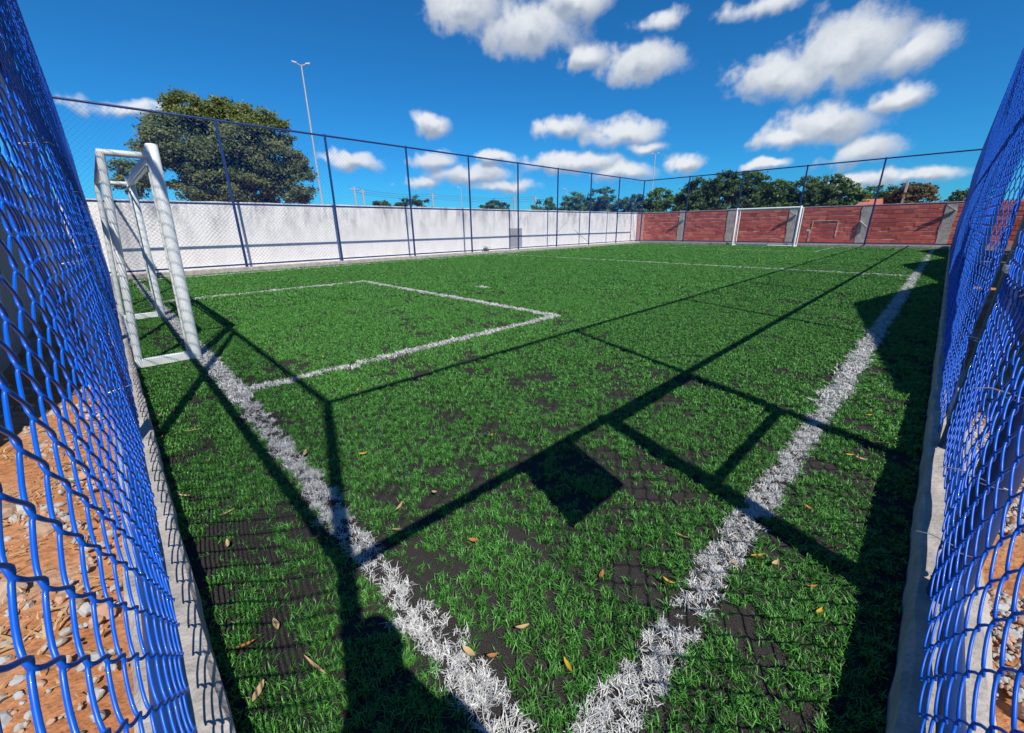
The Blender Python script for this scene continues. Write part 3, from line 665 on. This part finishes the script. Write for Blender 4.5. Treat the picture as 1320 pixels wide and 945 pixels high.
def tree(name, label, base, lobes, n, size, lm, seed, trunk_r=.16, group=None, cat='tree'):
    t = empty(name, base); tag(t, label, cat, group); r = random.Random(seed)
    lb = [(l[0]-base[0], l[1]-base[1], l[2]-base[2], *l[3:]) for l in lobes]
    cr = leaf_cloud(lb, n, size, seed); link('crown', cr, LM[lm], t)
    top = max(l[2] for l in lb); mb = MB(); zf = max(.5, min(l[2]-l[5] for l in lb)*.9+.3)
    mb.tube([(0,0,-.1),(.05,.03,zf*.5),(r.uniform(-.1,.1),r.uniform(-.1,.1),zf)], [trunk_r*1.3,trunk_r,trunk_r*.85], 9)
    for l in lb:
        mb.tube([(0,0,zf-.05),(l[0]*.45,l[1]*.45,zf+(l[2]-zf)*.6),(l[0],l[1],l[2]+l[5]*.3)], [trunk_r*.7,trunk_r*.4,trunk_r*.12], 6)
        for q in range(4):
            e = Vector((l[0]+r.uniform(-.7,.7)*l[3], l[1]+r.uniform(-.7,.7)*l[4], l[2]+r.uniform(-.5,.7)*l[5])); mb.tube([(l[0]*.7,l[1]*.7,zf+(l[2]-zf)*.8), tuple(e)], [trunk_r*.25,trunk_r*.06], 5)
    mb.build('trunk', M_bark, t, True); return t
tree('shade_tree', 'large dark spreading tree with an olive lit top behind the white wall', (-25.3,5.6,0),
     [(-25.3,4.3,4.9,1.6,1.3,1.5),(-25.2,6.0,5.0,1.7,1.5,1.7),(-25,7.5,4.7,1.6,1.1,1.5),(-25.6,4.5,6.4,1.2,.95,.75),(-25.5,5.6,6.6,1.1,.8,.65),(-25.4,6.7,6.35,1.3,.95,.8),(-24.6,8.3,3.5,1.2,.85,1.1),(-25.2,3.0,4.6,1.2,.8,.9),(-24.9,5.4,3.3,1.5,2.4,1.0),(-25.7,1.9,3.5,.8,.75,.7),(-25.0,7.7,5.9,1.0,.75,.7),(-25.6,3.3,5.7,.9,.6,.55),(-24.8,8.5,4.6,.9,.5,.6)],
     95000, .072, 2, 1, .28)
mid = [(-18.6,44.2,1.9,5.6,0),(-16.6,45.0,2.0,6.2,0),(-14.4,45.8,2.0,5.9,0),(-12.0,46.4,1.7,5.2,1),(-10.0,46.9,1.9,5.2,0),(-8.2,47.2,1.8,5.2,0),(-6.6,47.9,1.3,4.4,1)]
nm_ = ['tall dark crowned tree behind the brick wall, left of the far goal posts','tallest dark green tree rising over the far goal','round dark tree next to the tallest one over the far goal','lower lighter green tree in the row behind the far goal','broad dark tree behind the far goal crossbar end','dark rounded tree between the far goal and the tiled roof','small lighter tree just beside the tiled roof']
for i, (x,y,rx,zt,lm) in enumerate(mid):
    r = random.Random(60+i); lobes = [(x+r.uniform(-.3,.3),y,zt-1.1,rx*.75,rx*.75,1.1),(x-rx*.5,y+r.uniform(-.5,.5),zt-2.1,rx*.6,rx*.6,1.2),(x+rx*.5,y+r.uniform(-.5,.5),zt-1.9,rx*.62,rx*.62,1.2),(x,y-.5,zt-2.9,rx*.85,rx*.7,1.2)]
    tree('leafy_tree', nm_[i], (x,y,0), lobes, 6500, .15, lm, 80+i, .18, 'trees behind the brick wall')
farl = [(-39.5,45.2,2.4,4.9,1),(-36.3,47.8,2.6,5.5,1),(-33.2,49.8,2.8,6.0,1),(-30.2,51.8,2.3,5.2,0),(-27.4,53.3,2.6,5.7,1),(-24.4,54.8,2.4,5.3,1)]
nf_ = ['pale green tree where the far tree row begins beyond the white wall','second pale tree of the row beyond the white wall','highest of the pale green trees beyond the white wall','darker small tree between pale trees above the wall corner','bushy light green tree right behind the wall corner','light green tree between the wall corner and the dark trees']
for i, (x,y,rx,zt,lm) in enumerate(farl):
    r = random.Random(160+i); lobes = [(x,y,zt-1.2,rx*.7,rx*.7,1.2),(x-rx*.55,y,zt-2.0,rx*.6,rx*.6,1.1),(x+rx*.55,y,zt-2.1,rx*.6,rx*.6,1.1),(x,y,zt-2.9,rx*.9,rx*.8,1.1)]
    tree('leafy_tree', nf_[i], (x,y,0), lobes, 5000, .17, lm, 180+i, .18, 'trees behind the brick wall')
tree('russet_tree', 'tree with russet withered leaves behind the leaning pole', (-2.9,50,0), [(-3.2,50,3.3,1.2,1.2,1.0),(-2.2,50.2,3.2,.9,.9,.9),(-3.9,50,2.9,.9,.9,.8)], 4200, .13, 3, 301, .15)
tree('dark_bush_tree', 'dark rounded tree just left of the russet one', (-4.0,51.5,0), [(-4.3,51.5,3.2,1.0,1.0,.9),(-3.6,51.5,3.4,.9,.9,.9)], 2500, .13, 0, 302, .14)
tree('low_tree', 'low dark tree near the end of the brick wall', (.3,52,0), [(.1,52,2.9,1.0,1,.8),(1.2,52,2.9,1.1,1,.85)], 2600, .13, 0, 303, .14)
tree('dark_bush_tree', 'low dark tree between tiled roof and russet tree', (-5.6,52.5,0), [(-5.8,52.5,3.5,1.1,1.1,.9),(-4.9,52.6,3.2,.9,.9,.8)], 2400, .13, 1, 304, .14)
for i, (x,y,rx,zt,lb) in enumerate([(-61.8,32.4,1.3,5.6,'small distant bush seen just over the white wall beside two poles'),(-60.0,36.0,2.6,6.1,'wide distant tree seen just over the white wall near the first tall post'),(-51.9,47.0,1.6,5.5,'distant bush over the white wall beside a thin lamp post')]):
    tree('distant_tree', lb, (x,y,0), [(x,y,zt-1.3,rx,rx,1.3),(x+rx*.6,y+rx*.6,zt-1.6,rx*.7,rx*.7,1.1),(x-rx*.5,y-rx*.5,zt-1.8,rx*.8,rx*.8,1.2)], 2600, .2, 0, 400+i, .2)
# tiled roof peeping over the brick wall
sh = empty('small_house', (-5.3,46,0)); tag(sh, 'small house whose orange tiled roof peeps over the brick wall', 'house')
MB().box(-.75,.75,0,3,-.1,2.45).build('wall', M_plaster, sh)
M_otile = mat('orange roof tile', (.55,.17,.09), .8, noise=10, col2=(.42,.12,.07))
MB().add([(-.85,-.1,2.45),(.85,-.1,2.45),(.85,1.5,3.08),(-.35,1.5,3.08),(-.85,3.1,2.45),(.85,3.1,2.45)], [(0,1,2,3),(3,2,5,4),(0,3,4),(1,5,2),(0,4,5,1)]).build('roof', M_otile, sh)

# ------------------------------------------------------------------ poles and wires
def lamp_pole(label, x, y, h, r=.11, arms=2):
    r *= .8; p = empty('lamp_pole', (x,y,0)); tag(p, label, 'lamp pole'); MB().tube([(0,0,-.1),(0,0,h)], [r,r*.6], 10).build('pole', M_pole, p, True)
    a = math.atan2(y,x)+PI/2
    for k in range(arms):
        s = 1 if k == 0 else -1; dx, dy = math.cos(a)*s, math.sin(a)*s
        MB().tube([(0,0,h-.05),(dx*.45,dy*.45,h+.12)], .035, 6).build('arm', M_pole, p, True)
        MB().bar((dx*.30,dy*.30,h+.10),(dx*.62,dy*.62,h+.17), .18, .07).build('lamp_head', M_lamp, p)
lamp_pole('tall slim floodlight pole with two lamp heads beside the big tree', -37.32, 14.39, 13.1, .10)
lamp_pole('slim lamp pole far beyond the corner of the walls', -37.44, 70.7, 12.5, .12)
lamp_pole('thin single lamp post over the white wall between two fence posts', -59.15, 46.11, 7.6, .10, 1)
lamp_pole('thin single lamp post over the white wall before the pale trees', -46.58, 58.78, 7.1, .10, 1)
def util_pole(label, x, y, h, cross=1.6, r=.13):
    p = empty('utility_pole', (x,y,0)); tag(p, label, 'pole'); MB().bar((0,0,-.1),(0,0,h), r*1.5, r*1.8).build('pole', M_pole, p)
    a = math.atan2(y,x)+PI/2; c = Vector((math.cos(a),math.sin(a),0))*cross/2
    if cross:
        MB().bar((-c.x,-c.y,h-.35),(c.x,c.y,h-.35), .09, .1).build('crossarm', M_pole, p)
        for s in (-.9,0,.9): MB().tube([(c.x*s,c.y*s,h-.30),(c.x*s,c.y*s,h-.12)], .04, 6).build('insulator', M_dark, p)
util_pole('concrete power pole beside the bush, taller of a close pair', -72.57, 33.67, 8.1)
util_pole('concrete power pole beside the bush, lower of a close pair', -72.05, 34.9, 7.7, 1.2)
util_pole('power pole with wires over the white wall, by the wide distant tree', -70.25, 47.85, 7.5)
util_pole('power pole over the white wall where the pale trees begin', -60.76, 66.39, 7.1)
util_pole('short power pole over the cement patch of the white wall', -49.66, 49.34, 5.8, 1.0)
util_pole('bare concrete pole in front of the russet tree', -3.3, 49.0, 4.35, 0, .11)
pw = [(-72.57,33.67,7.9),(-70.25,47.85,7.3),(-60.76,66.39,6.95)]
for k, dz in enumerate((0,-.35,-.7)):
    pts = []
    for i in range(len(pw)-1):
        A, B = Vector(pw[i]), Vector(pw[i+1])
        for t in np.linspace(0,1,9): p = A.lerp(B, t); pts.append((p.x,p.y,p.z+dz-.9*4*t*(1-t)*.5))
    tag(MB().tube(pts, .022, 5).build('power_line', M_dark, None, True), ['upper','middle','lowest'][k]+' of the three sagging wires strung between the distant power poles', 'power line')

# ------------------------------------------------------------------ outside the fences: stones, grit, straw
def stone_mesh(seed, size, flat=.7):
    r = random.Random(seed); import bmesh
    bm = bmesh.new(); bmesh.ops.create_icosphere(bm, subdivisions=2, radius=size)
    ax = [Vector((r.gauss(0,1),r.gauss(0,1),r.gauss(0,1))).normalized() for _ in range(9)]
    for v in bm.verts:
        d = v.co.normalized(); k = 1.0
        for a in ax: k = min(k, .72/max(.2, d.dot(a)) if d.dot(a) > .55 else k)
        v.co = Vector((d.x*size*k*1.15, d.y*size*k, d.z*size*k*flat)) * r.uniform(.95,1.05)
    me = bpy.data.meshes.new('stone'); bm.to_mesh(me); bm.free(); return me
M_grit = [mat('grit pale', (.40,.36,.32), .9, noise=20, col2=(.36,.33,.30)), mat('grit red', (.42,.24,.15), .9, noise=20, col2=(.5,.34,.24)), mat('grit grey', (.33,.32,.31), .9, noise=20, col2=(.46,.45,.43))]
gc = bpy.data.collections.new('grit_shapes')
for k in range(6):
    me = stone_mesh(20+k, .012, .7); me.materials.append(M_grit[k % 3]); gc.objects.link(bpy.data.objects.new(f'grit_{k}', me))
def outside_points(n, x0, x1, y0, y1, thr, sc):
    x = RNG.uniform(x0,x1,n); y = RNG.uniform(y0,y1,n); k = fbm(x*sc+9, y*sc+2, 3) > thr; x, y = x[k], y[k]
    return np.stack([x, y, -.03+.10*(fbm(x*.9+5,y*.9+9,4)-.5)+.004], -1)
p = outside_points(2400, -5.5, .3, -.9, -.24, .50, 2.2); tag(scatter('gravel', p, gc, RNG.lognormal(-.25,.5,len(p)), .8, nvar=6), 'loose grit and small stones outside the goal-end fence', 'gravel', kind='stuff')
p = outside_points(34000, .36, 1.6, -.6, 5, .40, 2.2); tag(scatter('gravel', p, gc, RNG.lognormal(-.45,.5,len(p)), .8, nvar=6), 'loose grit and small stones outside the gate', 'gravel', kind='stuff')
rocks = [(-2.15,-.55,.075,'pale orange rock lying outside the fence, largest of its heap'),(-2.55,-.46,.06,'buff rock beside the largest rock outside the fence'),(-1.9,-.36,.035,'small tan rock at the kerb outside the fence'),(-2.85,-.62,.07,'flat sandy rock at the edge of the wall shade')]
for i, (x,y,s,lb) in enumerate(rocks):
    me = stone_mesh(70+i, s, .75); o = link('rock', me, M_soilrock, None, (x,y,-.03+s*.35), (random.uniform(-.2,.2),0,random.uniform(0,6))); tag(o, lb, 'rock', 'rocks outside the goal-end fence')
M_straw = leaf_mat('dry straw', (.42,.26,.10), (.62,.45,.22), .2)
straw = tuft_set('straw_shape', M_straw, 5, .09, .02, .006, 4.2, 4)
p = outside_points(180, -4, .3, -.85, -.26, .42, 1.5); p[:,2] += .012; tag(scatter('dry_straw', p, straw, RNG.uniform(.7,1.4,len(p)), .1, nvar=4), 'dry straw and leaf litter on the red earth', 'straw', kind='stuff')
# weed at the foot of the white wall fence
wd = empty('weed', (-15.66,13.6,0)); tag(wd, 'small green weed at the foot of the white wall', 'weed')
link('leaves', leaf_cloud([(0,0,.15,.16,.22,.16)], 160, .05, 77), LM[1], wd); MB().tube([(0,0,-.05),(.01,.02,.2)], .008, 5).build('stem', M_bark, wd)

# ------------------------------------------------------------------ fallen leaves on the turf
LEAVES = [(-1.57,.37,1),(-1.8,.1,2),(-1.26,.13,2),(-1.03,.17,3),(-1.07,.03,2),(-2.03,.14,3),(-2.62,.17,0),(-2.33,.02,2),(-3.59,.04,2),(-3.16,.0,1),(-1.5,.72,2),(-1.09,.83,1),(-1.7,1.47,1),(-1.85,1.77,1),(-.62,1.05,1),(-.43,1.19,0),(-.5,.7,0),(-.68,.69,2),(-.68,.56,1),(-.74,.52,2),(-.17,2.03,1),(-.24,1.55,0),(-.29,1.45,3),(-.11,2.72,0),(-.25,3.1,2),(-.06,1.53,1),(-4.15,1.38,0),(-3.04,1.23,0),(-2.07,.82,0),(-2.32,.58,2),(-.1,3.43,0),(-.02,1.43,0),(-4.76,.34,2),(-1.25,.04,1),(-1.37,.64,2),(-.06,2.71,2),(-.18,1.56,2),(-3.15,.17,3),(-1.48,.9,2),(-.49,1.45,3)]
def fallen_leaf(seed, L_, w, curl):
    r = random.Random(seed); n = 7; V = []; F = []
    for i in range(n):
        t = i/(n-1); hw = w*math.sin(PI*min(1,t*.93+.03))**.8; z = curl*(t-.5)**2*4; x = (t-.5)*L_; b = r.uniform(-.08,.08)*w
        V += [(x,-hw+b,z+curl*.5*hw/w),(x,b,z),(x,hw+b,z+curl*.5*hw/w)]
    for i in range(n-1):
        for q in (0,1): F.append((i*3+q,(i+1)*3+q,(i+1)*3+q+1,i*3+q+1))
    me = bpy.data.meshes.new('fallen_leaf'); me.from_pydata(V,[],F); me.shade_smooth(); return me
LC = [leaf_mat('yellow leaf', (.62,.40,.04), (.62,.40,.04), .25), leaf_mat('orange brown leaf', (.50,.20,.07), (.5,.2,.07), .2), leaf_mat('tan leaf', (.58,.40,.20), (.58,.40,.2), .2), leaf_mat('straw leaf', (.50,.34,.16), (.5,.34,.16), .2)]
LT = ['dry yellow leaf fallen on the turf','curled orange brown leaf fallen on the turf','pale tan leaf fallen on the turf','slender straw coloured leaf fallen on the turf']
for i, (x,y,c) in enumerate(LEAVES):
    me = fallen_leaf(i, (.050,.045,.055,.080)[c]*random.uniform(.7,1.2), (.007,.0075,.008,.004)[c]*random.uniform(.8,1.2), random.uniform(.004,.014))
    o = link('fallen_leaf', me, LC[c], None, (x,y,.027), (random.uniform(-.25,.25),random.uniform(-.25,.25),random.uniform(0,6.28))); 
    if y < .12: wh = 'by the kerb behind the goal' if x < -1.5 else 'by the kerb near the fence corner'
    elif abs(y-GL) < .13 and x < -.4: wh = 'on the white goal line'
    elif abs(x-TL) < .16: wh = 'on the edge of the white touch line'
    elif x > TL: wh = 'between touch line and gate kerb' if y < 2 else 'between touch line and kerb past the gate'
    elif y < GL: wh = 'between goal line and kerb'
    elif x < -2.5: wh = 'by the penalty box'
    else: wh = 'on the corner grass near the notice plate shadow' if x > -1.2 else 'on the grass between corner and penalty box'
    lt = LT[c].replace('on the turf', wh); tag(o, lt, 'leaf', lt.replace('leaf fallen', 'leaves fallen'))

# ------------------------------------------------------------------ photographer outside the fence corner, reaching through the open bay
def skin(name, verts, edges, radii, mat_, parent, root=0, sub=2):
    me = bpy.data.meshes.new(name); me.from_pydata([tuple(v) for v in verts], edges, []); o = link(name, me, mat_, parent)
    o.modifiers.new('skin','SKIN'); sv_ = me.skin_vertices[0].data
    for i, r in enumerate(radii): sv_[i].radius = r if isinstance(r, tuple) else (r, r); sv_[i].use_root = (i == root)
    s = o.modifiers.new('sub','SUBSURF'); s.levels = sub; s.render_levels = sub
    o.modifiers['skin'].use_smooth_shade = True; return o
def photographer():
    P = empty('person', (.412,-.155,-.03), math.atan2(.327,-.945)-PI/2)      # local +y = facing direction, +x = the person's right
    tag(P, 'person in a dark shirt and jeans holding a phone out through the open fence bay', 'person')
    M_skin = mat('skin', (.36,.20,.13), .55); M_shirt = mat('dark shirt', (.05,.055,.07), .85); M_jean = mat('jeans', (.06,.09,.17), .85); M_hair = mat('hair', (.02,.016,.013), .7); M_shoe = mat('shoe', (.12,.12,.12), .7)
    J = dict(pel=(0,0,.95), belly=(0,.01,1.08), chest=(0,.0,1.24), coll=(0,.01,1.42), neck=(0,.045,1.495), jaw=(0,.085,1.56), face=(0,.10,1.635), brow=(0,.095,1.70), crown=(0,.088,1.745),
             rs=(.155,.0,1.42), ru=(.19,.03,1.27), re=(.20,.09,1.14), rf=(.15,.20,1.17), rw_=(.09,.30,1.205), rh=(.064,.355,1.235), ls=(-.155,.0,1.42), lu=(-.165,.04,1.26), le=(-.15,.11,1.12), lf=(-.11,.21,1.16), lw=(-.075,.30,1.205), lh=(-.06,.355,1.235),
             rhip=(.085,0,.90), rth=(.095,.02,.70), rk=(.10,.03,.50), rc=(.10,-.005,.32), ra=(.10,-.02,.09), rt=(.11,.14,.04), lhip=(-.085,0,.90), lth=(-.095,.02,.70), lk=(-.10,.03,.50), lc=(-.10,-.005,.32), la=(-.10,-.02,.09), lt=(-.11,.14,.04))
    names = list(J); ix = {k:i for i,k in enumerate(names)}
    chain = lambda *n: list(zip(n[:-1], n[1:]))
    E = chain('pel','belly','chest','coll','neck','jaw','face','brow','crown') + chain('coll','rs','ru','re','rf','rw_','rh') + chain('coll','ls','lu','le','lf','lw','lh') + chain('pel','rhip','rth','rk','rc','ra','rt') + chain('pel','lhip','lth','lk','lc','la','lt')
    Rr = dict(pel=(.13,.09),belly=(.14,.10),chest=(.155,.11),coll=(.10,.08),neck=.055,jaw=(.062,.07),face=(.074,.09),brow=(.068,.084),crown=(.03,.036),rs=.058,ru=.05,re=.043,rf=.040,rw_=.029,rh=(.034,.02),ls=.058,lu=.05,le=.043,lf=.040,lw=.029,lh=(.034,.02),
              rhip=.07,rth=.072,rk=.058,rc=.056,ra=.042,rt=.035,lhip=.07,lth=.072,lk=.058,lc=.056,la=.042,lt=.035)
    body = skin('body', [J[n] for n in names], [(ix[a],ix[b]) for a,b in E], [Rr[n] for n in names], M_skin, P)
    def sub(names_, edges_, grow, nm, M_):
        V = [J[n] for n in names_]; i2 = {k:i for i,k in enumerate(names_)}
        rr_ = [tuple(q+grow for q in (Rr[n] if isinstance(Rr[n],tuple) else (Rr[n],Rr[n]))) for n in names_]
        return skin(nm, V, [(i2[a],i2[b]) for a,b in edges_], rr_, M_, P)
    J['hem'] = (0,0,.90); Rr['hem'] = (.165,.12); Rr['pel'] = (.155,.115); J['waist'] = (0,0,1.0); Rr['waist'] = (.115,.085); J['seat'] = (0,0,.93); Rr['seat'] = (.105,.09); J['rj'] = (.085,0,.84); Rr['rj'] = .088; J['lj'] = (-.085,0,.84); Rr['lj'] = .088
    sub(['hem','pel','belly','chest','coll','rs','ru','re','ls','lu','le'], chain('hem','pel','belly','chest','coll')+chain('coll','rs','ru','re')+chain('coll','ls','lu','le'), .015, 'shirt', M_shirt)
    sub(['waist','seat','rj','rth','rk','rc','ra','lj','lth','lk','lc','la'], chain('waist','seat')+chain('seat','rj','rth','rk','rc','ra')+chain('seat','lj','lth','lk','lc','la'), .013, 'trousers', M_jean)
    import bmesh
    bm = bmesh.new(); bmesh.ops.create_icosphere(bm, subdivisions=4, radius=1)
    for v in bm.verts: v.co = Vector((v.co.x*.086*(1+.02*math.sin(v.co.y*19)), v.co.y*.104+.082, v.co.z*.100*(1+.02*math.sin(v.co.x*23))+1.675))
    bmesh.ops.delete(bm, geom=[v for v in bm.verts if v.co.z < 1.60+max(0,(v.co.y-.06))*1.1], context='VERTS')
    hm = bpy.data.meshes.new('hair'); bm.to_mesh(hm); bm.free(); hm.shade_smooth(); link('hair', hm, M_hair, P)
    for s in (-1,1): skin('shoe', [(.10*s,-.05,.05),(.11*s,.06,.05),(.115*s,.18,.045)], [(0,1),(1,2)], [(.045,.05),(.048,.045),(.04,.035)], M_shoe, P)
    skin('nose', [(0,.178,1.655),(0,.192,1.625)], [(0,1)], [.012,.014], M_skin, P)
    for s in (-1,1): skin('ear', [(.076*s,.09,1.66),(.079*s,.088,1.63)], [(0,1)], [(.01,.02),(.01,.018)], M_skin, P)
    skin('mouth', [(-.02,.166,1.585),(.02,.166,1.585)], [(0,1)], [(.006,.005),(.006,.005)], mat('lips', (.30,.12,.09), .5), P, sub=1)
    for s in (-1,1): skin('eye', [(.028*s,.172,1.672),(.034*s,.171,1.672)], [(0,1)], [.008,.008], M_hair, P)
    # fingers curl round the phone's short ends
    for s in (-1,1):
        for k in range(4):
            z = 1.262-.019*k; x = .065*s
            skin('finger', [(x*.9,.355,z),(x*1.12,.385,z),(x*1.02,.405,z),(x*.80,.408,z)], [(0,1),(1,2),(2,3)], [.009,.0085,.008,.007], M_skin, P, sub=1)
        skin('thumb', [(.06*s,.35,1.215),(.066*s,.368,1.20),(.045*s,.378,1.205)], [(0,1),(1,2)], [.011,.010,.009], M_skin, P, sub=1)
    # the phone is a thing of its own, held between the hands just behind the lens
    mw = Matrix.Translation(P.location) @ Matrix.Rotation(P.rotation_euler.z, 4, 'Z')
    c = mw @ Vector((0,.395,1.24))
    ph = empty('phone', tuple(c), P.rotation_euler.z); tag(ph, 'dark mobile phone held level in both hands', 'phone')
    b = MB(); b.box(-.078,.078,-.004,.004,-.037,.037); o = b.build('case', M_dark, ph); bv = o.modifiers.new('b','BEVEL'); bv.width = .003; bv.segments = 3
    MB().box(-.073,.073,-.0055,-.0042,-.033,.033).build('screen', mat('phone glass', (.01,.01,.012), .1), ph)
photographer()
